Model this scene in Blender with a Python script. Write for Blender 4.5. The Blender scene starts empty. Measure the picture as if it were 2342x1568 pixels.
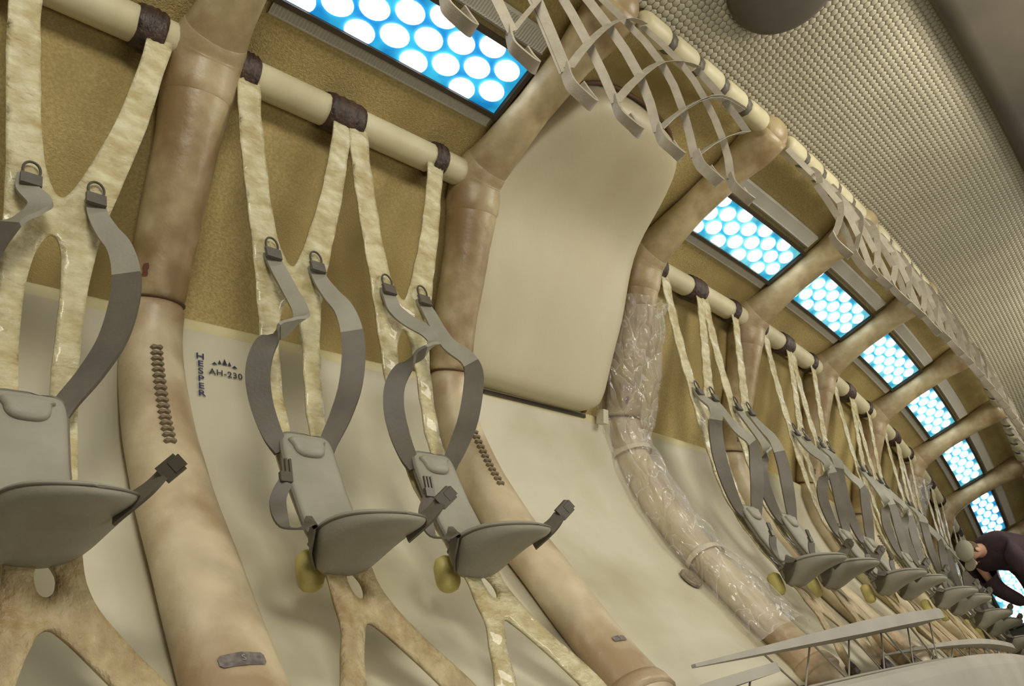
import bpy, math, random
import numpy as np
from mathutils import Vector, Matrix, geometry
random.seed(4)
ZOFF=1.3
S=1.4
P=[0.03642,-0.01468,-0.00224,1879.11759,0.99135,1.93792,2.768,0.01044,0.00859,0.00024,-0.00146]
Mx=np.array([[0.72335,0.20685,0.65877],[-0.65219,0.51798,0.55349],[-0.22674,-0.83,0.50959]])
O0=np.array([P[4],P[5],P[6]+ZOFF]);KY,KZ,CY,CZ=P[7:11]
# ------------------------------------------------------------------ hull coordinates
def frames(n):
    n=np.atleast_1d(np.asarray(n,float));s=S*n
    p=O0+np.stack([s,KY*s*s+CY*s**3,KZ*s*s+CZ*s**3],-1)
    T=np.stack([np.ones_like(s),2*KY*s+3*CY*s*s,2*KZ*s+3*CZ*s*s],-1)
    T/=np.linalg.norm(T,axis=1)[:,None]
    Y=np.cross(np.array([0,0,1.]),T);Y/=np.linalg.norm(Y,axis=1)[:,None]
    Z=np.cross(T,Y)
    return p,T,Y,Z
def pts(n,v,h):
    n,v,h=np.broadcast_arrays(np.asarray(n,float),np.asarray(v,float),np.asarray(h,float))
    p,T,Y,Z=frames(n.ravel())
    return p+v.ravel()[:,None]*Y+h.ravel()[:,None]*Z
def pt(n,v,h): return Vector(pts(n,v,h)[0])
def fmat(n,v=0,h=0):
    p,T,Y,Z=[a[0] for a in frames(n)]
    o=p+v*Y+h*Z
    return Matrix(((T[0],Y[0],Z[0],o[0]),(T[1],Y[1],Z[1],o[1]),(T[2],Y[2],Z[2],o[2]),(0,0,0,1)))
RIB=np.array([(-1.15,.23),(-1.0,.20),(-.68,.14),(-.35,.08),(0,0),(.08,-.15),(.22,-.4),(.35,-.6),(.44,-.78),(.51,-.95),(.50,-1.15),(.44,-1.4),(.32,-1.7),(.20,-1.93),(.11,-2.12),(.02,-2.29),(-.05,-2.42),(-.12,-2.56),(-.19,-2.72)])
UL=np.r_[0,np.cumsum(np.hypot(*np.diff(RIB,axis=0).T))];UL=UL-UL[4]
_uu=np.arange(UL[0],UL[-1]+.001,.02)
_pv0=np.interp(_uu,UL,RIB[:,0]);_ph0=np.interp(_uu,UL,RIB[:,1])
def _sm(a,k=7):
    b=np.pad(a,k,mode='reflect',reflect_type='odd');w=np.hanning(2*k+1);w/=w.sum()
    return np.convolve(b,w,'valid')
def mkprof(k):
    a=_sm(_pv0,k);b=_sm(_ph0,k);tv=np.gradient(a);th=np.gradient(b);l=np.hypot(tv,th);return a,b,tv/l,th/l
_pv,_ph,_tv,_th=mkprof(7)
PS=mkprof(22)
def prof(u,off=0,pr_=None):
    q=pr_ or (_pv,_ph,_tv,_th)
    u=np.asarray(u,float)
    a=np.interp(u,_uu,q[0]);b=np.interp(u,_uu,q[1]);tv=np.interp(u,_uu,q[2]);th=np.interp(u,_uu,q[3])
    return a-off*th,b+off*tv
def wpts(n,u,off,pr_=None):
    v,h=prof(u,off,pr_);return pts(n,v,h)
def wmat(n,u,off):
    v,h=prof(u,off);p,T,Y,Z=[a[0] for a in frames(n)]
    tv=float(np.interp(u,_uu,_tv));th=float(np.interp(u,_uu,_th))
    up=-(tv*Y+th*Z);o=p+float(v)*Y+float(h)*Z
    nz=np.cross(T,up)
    return Matrix(((T[0],up[0],nz[0],o[0]),(T[1],up[1],nz[1],o[1]),(T[2],up[2],nz[2],o[2]),(0,0,0,1)))
# ------------------------------------------------------------------ helpers
COL=bpy.context.scene.collection
def mk(name,verts,faces,mats=(),uvs=None,smooth=True,parent=None,mi=None,centre=False,mat=None,sharp=None):
    vs=[tuple(v) for v in verts]
    c=Vector((0,0,0))
    if centre:
        a=np.array(vs);c=Vector((a.min(0)+a.max(0))/2);vs=[tuple(Vector(v)-c) for v in vs]
    me=bpy.data.meshes.new(name);me.from_pydata(vs,[],[tuple(f) for f in faces])
    if smooth: me.polygons.foreach_set('use_smooth',[True]*len(me.polygons))
    for m in (mats if isinstance(mats,(list,tuple)) else [mats]): me.materials.append(m)
    if mi is not None: me.polygons.foreach_set('material_index',list(mi))
    if uvs is not None:
        l=me.uv_layers.new(name='UVMap');vi=np.zeros(len(me.loops),int);me.loops.foreach_get('vertex_index',vi)
        l.data.foreach_set('uv',np.array(uvs,float)[vi].ravel())
    me.update()
    if sharp: me.set_sharp_from_angle(angle=math.radians(sharp))
    o=bpy.data.objects.new(name,me);COL.objects.link(o)
    if parent: o.parent=parent
    if centre: o.location=c
    if mat is not None: o.matrix_world=mat
    return o
def empty(name,mat=None,parent=None):
    o=bpy.data.objects.new(name,None);o.empty_display_size=.1;COL.objects.link(o)
    if parent:o.parent=parent
    if mat is not None:o.matrix_world=mat
    return o
def tag(o,label,cat,group=None,kind=None):
    if kind!='structure':
        o['label']=label;o['category']=cat
    else: o['label']=label
    if group:o['group']=group
    if kind:o['kind']=kind
    return o
def copy_tree(o,mat,parent=None):
    c=o.copy();COL.objects.link(c)
    if parent: c.parent=parent
    for ch in o.children:
        copy_tree(ch,None,c)
    if mat is not None:c.matrix_world=mat
    return c
class MB:
    def __init__(s): s.v=[];s.f=[];s.mi=[]
    def add(s,v,f,m=0):
        b=len(s.v);s.v+=[tuple(x) for x in v];s.f+=[tuple(i+b for i in q) for q in f];s.mi+=[m]*len(f)
def cr(points,k=6,closed=False):
    p=[np.array(q,float) for q in points];n=len(p);out=[]
    rng=n if closed else n-1
    for i in range(rng):
        if closed: a,b,c,d=p[i-1],p[i],p[(i+1)%n],p[(i+2)%n]
        else: a,b,c,d=p[max(i-1,0)],p[i],p[i+1],p[min(i+2,n-1)]
        for j in range(k):
            t=j/k
            out.append(.5*((2*b)+(-a+c)*t+(2*a-5*b+4*c-d)*t*t+(-a+3*b-3*c+d)*t**3))
    if not closed: out.append(p[-1])
    return out
def grid(A,nu,nv):
    return [(i*nv+j,i*nv+j+1,(i+1)*nv+j+1,(i+1)*nv+j) for i in range(nu-1) for j in range(nv-1)]
def tube(path,rad,segs=14,ref=(1,0,0),asp=1.0,caps=True):
    path=[Vector(p) for p in path];V=[];F=[];n=len(path);ref=Vector(ref)
    for i,p in enumerate(path):
        t=(path[min(i+1,n-1)]-path[max(i-1,0)]).normalized()
        a=(ref-t*ref.dot(t))
        if a.length<1e-3: a=t.orthogonal()
        a.normalize();b=t.cross(a);r=rad[i] if hasattr(rad,'__len__') else rad
        asp_=asp[i] if hasattr(asp,'__len__') else asp
        for k in range(segs):
            w=2*math.pi*k/segs;V.append(p+a*math.cos(w)*r+b*math.sin(w)*r*asp_)
    for i in range(n-1):
        for k in range(segs):
            k2=(k+1)%segs;F.append((i*segs+k,i*segs+k2,(i+1)*segs+k2,(i+1)*segs+k))
    if caps: F.append(tuple(range(segs))[::-1]);F.append(tuple((n-1)*segs+k for k in range(segs)))
    return V,F
def ribbon(path,wd,w,t=.004,k=4):
    n0=len(path)
    if hasattr(wd[0],'__len__'): wds=[np.array(x,float) for x in wd]
    else: wds=[np.array(wd,float)]*n0
    ws=list(w) if hasattr(w,'__len__') else [w]*n0
    if k>1:
        path=cr(path,k);wds=cr(wds,k);ws=[x[0] for x in cr([[x] for x in ws],k)]
    path=[Vector(p) for p in path];n=len(path);V=[];F=[]
    for i,p in enumerate(path):
        tn=(path[min(i+1,n-1)]-path[max(i-1,0)]).normalized()
        a=Vector(wds[i]);a=a-tn*a.dot(tn)
        if a.length<1e-4:a=tn.orthogonal()
        a.normalize();b=tn.cross(a)*t/2;a=a*ws[i]/2
        V+=[p-a-b,p+a-b,p+a+b,p-a+b]
    for i in range(n-1):
        for q in range(4):
            r=(q+1)%4;F.append((i*4+q,i*4+r,(i+1)*4+r,(i+1)*4+q))
    F.append((3,2,1,0));F.append(tuple((n-1)*4+q for q in range(4)))
    return V,F
def pillow(outline,f,layers,centre=None,back=True):
    o=np.array(outline,float);c=o.mean(0) if centre is None else np.array(centre,float);m=len(o);V=[];F=[]
    for s,off in layers:
        for q in o: V.append(f(*(c+(q-c)*s),off))
    for i in range(len(layers)-1):
        for k in range(m):
            k2=(k+1)%m;F.append((i*m+k,i*m+k2,(i+1)*m+k2,(i+1)*m+k))
    if back: F.append(tuple(range(m))[::-1])
    F.append(tuple((len(layers)-1)*m+k for k in range(m)))
    return V,F
def sup(a,b,e=4,m=40,cx=0,cy=0):
    out=[]
    for i in range(m):
        w=2*math.pi*i/m;c,s_=math.cos(w),math.sin(w)
        out.append((cx+a*math.copysign(abs(c)**(2/e),c),cy+b*math.copysign(abs(s_)**(2/e),s_)))
    return out
def box(c,d,R=None):
    V=[]
    for x in(-1,1):
        for y in(-1,1):
            for z in(-1,1):
                q=Vector((x*d[0]/2,y*d[1]/2,z*d[2]/2))
                if R is not None:q=R@q
                V.append(Vector(c)+q)
    return V,[(0,1,3,2),(4,6,7,5),(0,4,5,1),(2,3,7,6),(0,2,6,4),(1,5,7,3)]
# ------------------------------------------------------------------ materials
def lin(c): return tuple((x/255/12.92 if x/255<=.04045 else ((x/255+.055)/1.055)**2.4) for x in c)+(1,)
def mat(name,c1,c2=None,sc=6,rough=.6,bs=0,bstr=.2,detail=5,spec=.4,c3=None,sc3=2,aniso=None,coat=0):
    m=bpy.data.materials.new(name);m.use_nodes=True;nt=m.node_tree;N=nt.nodes;L=nt.links
    b=N['Principled BSDF'];b.inputs['Roughness'].default_value=rough;b.inputs['Specular IOR Level'].default_value=spec
    b.inputs['Coat Weight'].default_value=coat
    tc=N.new('ShaderNodeTexCoord');src=tc.outputs['Object']
    if aniso:
        mp=N.new('ShaderNodeMapping');mp.inputs['Scale'].default_value=aniso;L.new(src,mp.inputs[0]);src=mp.outputs[0]
    def noise(s,d=detail):
        n=N.new('ShaderNodeTexNoise');n.inputs['Scale'].default_value=s;n.inputs['Detail'].default_value=d;L.new(src,n.inputs['Vector']);return n
    if c2:
        n=noise(sc);r=N.new('ShaderNodeValToRGB');r.color_ramp.elements[0].position=.35;r.color_ramp.elements[1].position=.68
        r.color_ramp.elements[0].color=lin(c1);r.color_ramp.elements[1].color=lin(c2);L.new(n.outputs[0],r.inputs[0]);out=r.outputs[0]
        if c3:
            n3=noise(sc3,6);r3=N.new('ShaderNodeValToRGB');r3.color_ramp.elements[0].position=.44;r3.color_ramp.elements[1].position=.66
            mx=N.new('ShaderNodeMix');mx.data_type='RGBA';L.new(n3.outputs[0],r3.inputs[0]);L.new(r3.outputs[0],mx.inputs[0]);L.new(out,mx.inputs[6]);mx.inputs[7].default_value=lin(c3);out=mx.outputs[2]
        L.new(out,b.inputs['Base Color'])
    else: b.inputs['Base Color'].default_value=lin(c1)
    if bs:
        n=noise(bs);bp=N.new('ShaderNodeBump');bp.inputs['Strength'].default_value=bstr;bp.inputs['Distance'].default_value=.01
        L.new(n.outputs[0],bp.inputs['Height']);L.new(bp.outputs[0],b.inputs['Normal'])
    return m
def emis(name,c,s,c2=None):
    m=bpy.data.materials.new(name);m.use_nodes=True;nt=m.node_tree;b=nt.nodes['Principled BSDF']
    b.inputs['Base Color'].default_value=lin(c);b.inputs['Emission Color'].default_value=lin(c);b.inputs['Emission Strength'].default_value=s
    if c2:
        tc=nt.nodes.new('ShaderNodeTexCoord');n=nt.nodes.new('ShaderNodeTexNoise');n.inputs['Scale'].default_value=7;r=nt.nodes.new('ShaderNodeValToRGB')
        r.color_ramp.elements[0].color=lin(c);r.color_ramp.elements[1].color=lin(c2);r.color_ramp.elements[0].position=.4;r.color_ramp.elements[1].position=.62
        nt.links.new(tc.outputs['Object'],n.inputs[0]);nt.links.new(n.outputs[0],r.inputs[0]);nt.links.new(r.outputs[0],b.inputs['Emission Color'])
    return m
M_mus=mat('mustard_fabric',(166,148,98),(188,169,116),90,.9,160,.55,2,.2,(152,134,86),1.3)
M_rib=mat('tan_leather',(170,153,115),(198,182,143),8,.40,22,.3,7,.5,(136,113,78),3.6)
M_rib2=mat('pale_tan_leather',(186,170,138),(208,193,160),6,.40,22,.35,7,.5,(160,136,104),3.6)
M_seam=mat('seam',(96,70,48),rough=.7)
M_panel=mat('cream_shell',(200,194,170),(210,205,182),2.2,.42,0,.1,4,.45,(180,172,142),1.3)
M_lip=mat('yellowed_lip',(212,203,160),(198,187,138),6,.5)
M_door=mat('padded_beige',(190,180,152),(199,190,163),1.6,.45,60,.06,4,.4,(178,167,136),1.0,aniso=(1,1,.3))
M_rail=mat('ivory_tube',(188,178,142),(204,195,160),5,.5,30,.08)
M_wrap=mat('brown_lashing',(46,33,26),(80,60,46),30,.45,60,.9,5,.5,aniso=(1,1,.4))
M_grey=mat('grey_vinyl',(142,138,122),(153,149,133),9,.5,120,.08,4,.4)
M_greyd=mat('dark_grey_vinyl',(86,80,68),(99,93,80),9,.5,90,.08,4,.4)
M_pipe=mat('grey_piping',(108,103,90),rough=.5)
M_metal=mat('dark_metal',(128,114,90),rough=.4);M_metal.node_tree.nodes['Principled BSDF'].inputs['Metallic'].default_value=.4
M_buckle=mat('olive_plastic',(78,72,58),rough=.4)
M_net=mat('net_webbing',(154,146,128),(168,160,142),20,.6,200,.15)
M_yel=mat('yellow_vinyl',(204,192,120),(194,180,104),8,.45)
M_hex=mat('honeycomb_pad',(160,154,132),(170,164,142),3,.5)
M_hexg=mat('honeycomb_gap',(118,110,88),rough=.8)
M_dark=mat('dark_brown_panel',(74,67,55),(82,75,62),3,.6)
M_vent=mat('grey_pleat',(190,186,172),rough=.6)
M_frame=mat('dark_frame',(60,50,36),rough=.6)
M_white=emis('lamp_white',(255,255,255),3.2)
M_blue=emis('lamp_blue',(10,114,172),1.0,(54,178,208))
M_teal=emis('lamp_teal',(30,140,178),1.0,(120,200,198))
M_gfloor=mat('grey_floor',(168,163,150),(180,175,162),3,.5)
M_plank=mat('grey_plank',(160,155,142),(172,167,154),5,.5)
M_ink=mat('navy_ink',(42,50,90),rough=.6);M_ink2=mat('black_ink',(62,60,60),rough=.6);M_ink3=mat('dark_emblem_ink',(40,44,66),rough=.6)
M_steel=mat('steel_rod',(150,144,130),rough=.4)
M_fib=mat('fibreglass_webbing',(188,175,130),(216,208,170),16,.24,38,1.0,8,.6,c3=(176,160,110),sc3=10,aniso=(1,1,1.8),coat=.3)
M_leg=mat('tan_webbing_leather',(164,146,104),(194,177,136),13,.38,36,.9,8,.5,(144,121,82),7,aniso=(1.6,1.6,1))
def plastic():
    m=bpy.data.materials.new('clear_film');m.use_nodes=True;nt=m.node_tree;N=nt.nodes;L=nt.links
    b=N['Principled BSDF'];b.inputs['Base Color'].default_value=lin((236,232,226));b.inputs['Roughness'].default_value=.1;b.inputs['Specular IOR Level'].default_value=1
    tc=N.new('ShaderNodeTexCoord');mp=N.new('ShaderNodeMapping');mp.inputs['Scale'].default_value=(1,1,.4);mp.inputs['Rotation'].default_value=(.3,.25,0);L.new(tc.outputs['Object'],mp.inputs[0])
    v=N.new('ShaderNodeTexVoronoi');v.feature='DISTANCE_TO_EDGE';v.inputs['Scale'].default_value=13
    n=N.new('ShaderNodeTexNoise');n.inputs['Scale'].default_value=8;n.inputs['Detail'].default_value=2
    L.new(mp.outputs[0],n.inputs[0])
    ad=N.new('ShaderNodeMix');ad.data_type='VECTOR';ad.inputs[0].default_value=.12;L.new(mp.outputs[0],ad.inputs[4]);L.new(n.outputs[1],ad.inputs[5]);L.new(ad.outputs[1],v.inputs['Vector'])
    bp=N.new('ShaderNodeBump');bp.inputs['Strength'].default_value=1;bp.inputs['Distance'].default_value=.06;L.new(v.outputs[0],bp.inputs['Height']);L.new(bp.outputs[0],b.inputs['Normal'])
    r=N.new('ShaderNodeMapRange');r.inputs[1].default_value=0.0;r.inputs[2].default_value=.035;r.inputs[3].default_value=.5;r.inputs[4].default_value=.22  # creases whiter and more opaque: glints painted into the film's alpha
    L.new(v.outputs[0],r.inputs[0]);L.new(r.outputs[0],b.inputs['Alpha'])
    return m
M_film=plastic()
M_tape=mat('clear_tape',(206,196,172),rough=.25)

NMIN,NMAX=-1.6,9.0
# ------------------------------------------------------------------ walls
def sweep(name,n0,n1,us,offs,m,dn=.08,centre=True,smooth=True):
    ns=np.arange(n0,n1+dn*.5,dn);us=np.array(us);offs=np.broadcast_to(offs,us.shape)
    NN,UU=np.meshgrid(ns,us,indexing='ij');OO=np.broadcast_to(offs,NN.shape)
    V=wpts(NN.ravel(),UU.ravel(),OO.ravel())
    return mk(name,V,grid(None,len(ns),len(us)),m,uvs=np.stack([NN.ravel()*S,UU.ravel()],-1),centre=centre,smooth=smooth)
w=sweep('wall_side',NMIN,NMAX,np.arange(-1.12,2.72,.06),.09,M_mus)
tag(w,'mustard textured hull wall lining','wall',kind='structure')
# ------------------------------------------------------------------ lower cream shells (one per bay)
def shell_off(u): return .03+.035*math.sin(math.pi*min(1,max(0,(u-1.16)/1.5)))
for b in range(-1,9):
    n0,n1=b+.015,b+.985
    ue=np.append(np.arange(1.16,2.72,.07),2.74)
    us=np.array([.985,.985,.99,1.0,1.03,1.08]+list(ue))
    of=np.array([.085,.045,.03,.022,.024,.03]+[shell_off(u) for u in ue])
    ns=np.linspace(n0,n1,14);NN,UU=np.meshgrid(ns,us,indexing='ij');OO=np.broadcast_to(of,NN.shape)
    V=wpts(NN.ravel(),UU.ravel(),OO.ravel())
    F=grid(None,len(ns),len(us));mi=[1 if (k%(len(us)-1))<4 else 0 for k in range(len(F))]
    o=mk('lower_wall_shell',V,F,[M_panel,M_lip],mi=mi,centre=True)
    tag(o,'cream moulded shell panel lining the lower hull between ribs','wall panel','cream lower hull shells')
# ------------------------------------------------------------------ ribs
def rib_path(u0,u1,rfun,step=.04):
    us=np.arange(u0,u1+step*.5,step);v,h=prof(us,0)
    return [(0,a,c) for a,c in zip(v,h)],[rfun(u) for u in us]
def ip(xs,ys): return lambda u: float(np.interp(u,xs,ys))
rib=empty('hull_rib',fmat(0))
def part(name,VF,m,parent,**k): return mk(name,VF[0],VF[1],m,parent=parent,**k)
p_,r_=rib_path(-1.06,-.02,ip([-1.08,-1.0,-.93,-.84,-.75,-.45,-.2,-.1,-.04],[.112,.122,.122,.108,.094,.090,.106,.122,.128]))
part('ceiling_arm',tube(p_,r_,24),M_rib,rib)
p_,r_=rib_path(.10,.97,ip([.1,.2,.35,.6,.85,.93,.96,.975],[.132,.127,.114,.110,.104,.103,.100,.092]))
part('upper_leg',tube(p_,r_,24),M_rib,rib)
p_,r_=rib_path(-.12,.19,ip([-.12,-.10,-.07,-.02,.03,.08,.13,.17,.19],[.116,.126,.132,.137,.137,.138,.137,.133,.125]),.015)
part('joint_collar',tube(p_,r_,24),M_rib,rib)
LR=ip([.965,.98,1.0,1.2,1.5,1.8,2.1,2.4,2.56,2.66,2.72,2.76,2.86],[.092,.102,.105,.106,.114,.120,.124,.128,.132,.142,.148,.13,.12])
LA=ip([.96,1.3,1.8,2.5],[1,.92,.72,.6])
us_=np.arange(.965,2.84+.02,.04);p_,r_=rib_path(.965,2.84,LR)
part('lower_leg',tube(p_,r_,24,asp=[LA(u) for u in us_][:len(p_)]),M_rib2,rib)
p_,r_=rib_path(.962,.974,lambda u:.1,.004)
part('seam_cord',tube(p_,[.095,.104,.104,.095][:len(p_)],24),M_seam,rib)
vk,hk=prof(-1.03,0);V=[];F=[]
for i in range(11):
    for j in range(18):
        a=math.pi*i/10;c=2*math.pi*j/18;r=.112
        V.append((r*1.0*math.sin(a)*math.cos(c),vk+r*.95*math.sin(a)*math.sin(c),hk+r*math.cos(a)))
F=[(i*18+j,i*18+(j+1)%18,(i+1)*18+(j+1)%18,(i+1)*18+j) for i in range(10) for j in range(18)]
mk('ceiling_knuckle',V,F,M_rib,parent=rib)
p_,r_=rib_path(2.66,2.72,ip([2.66,2.68,2.72],[.145,.155,.160]),.02)
part('foot_cuff',tube(p_,r_,24,asp=.62),M_rib2,rib)
M_red=mat('dull_red_print',(112,66,58),rough=.5)
def onrib(u,x,r,asp=1):
    v,h=prof(u,0);tv=float(np.interp(u,_uu,_tv));th=float(np.interp(u,_uu,_th))
    y=-math.sqrt(max(r*r-x*x,0))*asp
    return (x,float(v)-y*th,float(h)+y*tv)
def rib_decal(name,u,x0,ol,r,m,parent,asp=1):
    V=[onrib(u+b,x0+a,r,asp) for a,b in ol];c=len(V);V.append(onrib(u+sum(q[1] for q in ol)/c,x0+sum(q[0] for q in ol)/c,r,asp))
    return mk(name,V,[(i,(i+1)%c,c) for i in range(c)],m,parent=parent)
rib_decal('red_emblem',.875,-.078,[(a*.62,b*.62) for a,b in[(-.012,-.01),(-.008,-.035),(.01,-.04),(.016,-.02),(.01,.0),(.016,.03),(.006,.04),(-.01,.035),(-.006,.01)]],.1085,M_red,rib)
def spine(parent):
    B=MB()
    for i in range(17):
        u=1.22+i*.028;r=LR(u)+.001;x0=-.022;ap=LA(u)
        for sx in(-1,1):
            q=[onrib(u+b,x0+sx*a,r,ap) for a,b in[(.0,-.006),(.013,-.012),(.021,0),(.013,.012),(.0,.006)]]
            q2=[onrib(u+b,x0+sx*a*.85,r+.009,ap) for a,b in[(.0,-.004),(.013,-.008),(.021,0),(.013,.008),(.0,.004)]]
            f=[tuple(range(5,10))]+[(k,(k+1)%5,5+(k+1)%5,5+k) for k in range(5)]
            B.add(q+q2,f)
    o=mk('metal_spine_strip',B.v,B.f,M_metal,parent=parent,smooth=False);o['label']='serrated metal trim strip';return o
tag(rib,'tan leather covered structural rib with metal spine strip','hull rib','curved tan hull ribs')
ribs={0:rib}
for i in [-1]+list(range(1,9)): ribs[i]=copy_tree(rib,fmat(i))
for i in (-1,0,1,3,4,5): spine(ribs[i])
for i in (2,6,7,8): ribs[i]['label']='tan leather covered structural rib curving down the hull'
M_stk=mat('grey_sticker',(98,92,88),(132,124,116),60,.4);M_stl=mat('sticker_print',(158,151,140),rough=.5)
for i in (0,1):
    ol=[(-.058,-.012),(-.05,-.019),(.0,-.021),(.05,-.019),(.058,-.012),(.058,.01),(.05,.018),(.0,.020),(-.05,.018),(-.058,.01)]
    if i==1: ol=[(a*.6,b*.6) for a,b in ol]
    o=rib_decal('board_sticker',2.52,-.01,ol,LR(2.52)+.003,M_stk,ribs[i],LA(2.52)+.015);o['label']='grey oblong sticker with small S mark'
    cu=bpy.data.curves.new('s','FONT');cu.body='S';cu.size=.024;cu.align_x='CENTER';cu.align_y='CENTER'
    t=bpy.data.objects.new('s',cu);COL.objects.link(t);dg=bpy.context.evaluated_depsgraph_get();me=bpy.data.meshes.new_from_object(t.evaluated_get(dg));bpy.data.objects.remove(t)
    me.materials.clear();me.materials.append(M_stl)
    for v in me.vertices: v.co=onrib(2.52-v.co.y*1.0,v.co.x-.01,LR(2.52)+.006,LA(2.52)+.02)
    to=bpy.data.objects.new('sticker_letter',me);COL.objects.link(to);to.parent=ribs[i]
def film(parent,u0,u1,seed):
    rnd=random.Random(seed);us=np.arange(u0,u1,.02);segs=56;V=[]
    ph=[rnd.uniform(0,6) for _ in range(8)]
    for u in us:
        v,h=prof(u,0);tv=float(np.interp(u,_uu,_tv));th=float(np.interp(u,_uu,_th));base=float(np.interp(u,[u0,u0+.06,.7,.9,1.0,1.8,2.45,2.5],[.195,.165,.172,.165,.15,.175,.18,.205]))
        pinch=min([1]+[.84+.16*min(1,abs(u-c)/.14) for c in(1.2,1.95)])
        for k in range(segs):
            a=2*math.pi*k/segs
            r=base*pinch*(1+.09*math.sin(3*a+ph[0]+u*4)+.055*math.sin(8*a+1.2*math.sin(u*7)+ph[1])+.05*abs(math.sin(6.5*a+u*9+ph[3]))+.04*math.sin(u*22+3*a+ph[2])+rnd.uniform(-.015,.015))
            x=r*math.cos(a);y=r*math.sin(a)*LA(u)*1.05;V.append((x,float(v)-y*th,float(h)+y*tv))
    F=[(i*segs+k,i*segs+(k+1)%segs,(i+1)*segs+(k+1)%segs,(i+1)*segs+k) for i in range(len(us)-1) for k in range(segs)]
    o=mk('plastic_wrap',V,F,M_film,parent=parent);o['label']='crinkled clear plastic film taped around rib'
    for c in(1.2,1.95):
        if c<u1:
            p,r=rib_path(c-.014,c+.014,lambda u:.135 if c<1.5 else .146,.014)
            mk('tape_band',*tube(p,r,20,caps=False,asp=LA(c)),M_tape,parent=parent)
film(ribs[2],.26,2.5,3);film(ribs[6],.2,1.7,5)
ribs[2]['label']='tan hull rib wrapped in crinkled clear plastic film';ribs[6]['label']='tan hull rib partly wrapped in clear plastic film'
# ------------------------------------------------------------------ rails with lashings
def along(n0,n1,v,h,r,dn=.04,segs=16,bev=0):
    k=max(2,int((n1-n0)/dn)+1);ns=np.linspace(n0,n1,k);P_=pts(ns,v,h)
    rr=[r]*k
    if bev:
        ns=np.r_[n0,n0+bev*.3,n0+bev,np.linspace(n0+bev,n1-bev,k)[1:-1],n1-bev,n1-bev*.3,n1];P_=pts(ns,v,h);rr=[r*.55,r*.88]+[r]*(len(ns)-4)+[r*.88,r*.55]
    return tube(P_,rr,segs,ref=(0,0,1))
for b in (-1,0,2,3,4,5,6,7,8):
    e=empty('support_rail');e.matrix_world=fmat(b+.5)
    inv=e.matrix_world.inverted()
    def addp(name,VF,m,**k): return mk(name,[inv@Vector(v) for v in VF[0]],VF[1],m,parent=e,**k)
    addp('rail_tube',along(b+.06,b+.94,-.01,0,.07),M_rail)
    ws=[(.11,.04),(.43,.085),(.80,.035)] if b!=-1 else [(.20,.05),(.54,.05),(.845,.05)]
    for c,hw in ws:
        k=9;ns=np.linspace(b+c-hw/1.4*1.0,b+c+hw/1.4*1.0,k);rr=[.078,.084,.08,.086,.082,.087,.081,.084,.078]
        VF=tube(pts(ns,-.01,0),rr,18,ref=(0,0,1));V=[Vector(v)+Vector((random.uniform(-.003,.003),)*3) for v in VF[0]]
        addp('lashing_wrap',(V,VF[1]),M_wrap)
    tag(e,'ivory tube rail bound with dark brown lashings','rail','ivory support rails between ribs')
# ------------------------------------------------------------------ hatch (bay 1-2)
ol=[(.99,-.06),(1.03,-.26),(1.09,-.50),(1.15,-.65),(1.27,-.72),(1.48,-.73),(1.67,-.66),(1.79,-.40),(1.865,.0),(1.875,.35),(1.84,.65),(1.80,.90),(1.74,.98),(1.60,.995),(1.2,.985),(1.06,.965),(1.01,.86),(.985,.6),(.975,.37),(.98,.1)]
oc=cr(ol,4,True)
def fh(a,b,off): return tuple(wpts(a,b,off,PS)[0])
lay=[(1.0,.10),(1.0,.0),(.998,-.025),(.985,-.05),(.96,-.07),(.93,-.082),(.88,-.093),(.82,-.102)]+[(s_,-.102-.026*(1-(s_/.82)**2)) for s_ in (.76,.70,.64,.58,.52,.46,.40,.34,.28,.22,.16,.10,.05,.01)]
V,F=pillow(oc,fh,lay,centre=(1.43,.2),back=False)
h=mk('padded_hatch',V,F,M_door,centre=True)
tag(h,'large smooth beige padded hatch cover curving up between two ribs','hatch')
pv=[fh(1.43+(a-1.43)*1.02,.2+(b-.2)*1.02,.075) for a,b in oc];
V,F=tube(pv+[pv[0]],.012,6,caps=False);sg=mk('hatch_seal',[Vector(v)-h.location for v in V],F,M_seam,parent=h)
sl=empty('hatch_sill');sl.matrix_world=fmat(1.46,*[float(q) for q in prof(1.02,.0)])
si=sl.matrix_world.inverted()
def sb(name,n,u,off,d,m):
    R=wmat(n,u,off);V,F=box((0,0,0),d);return mk(name,[si@(R@Vector(v)) for v in V],F,m,parent=sl,smooth=False)
sb('slot',1.46,1.01,.025,(.80,.02,.02),M_frame);sb('sill_bracket',1.08,1.0,-.02,(.035,.09,.05),M_panel);sb('sill_bracket',1.83,1.0,-.02,(.045,.08,.05),M_panel)
tag(sl,'dark slot with cream end brackets beneath the padded hatch','sill')
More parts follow.
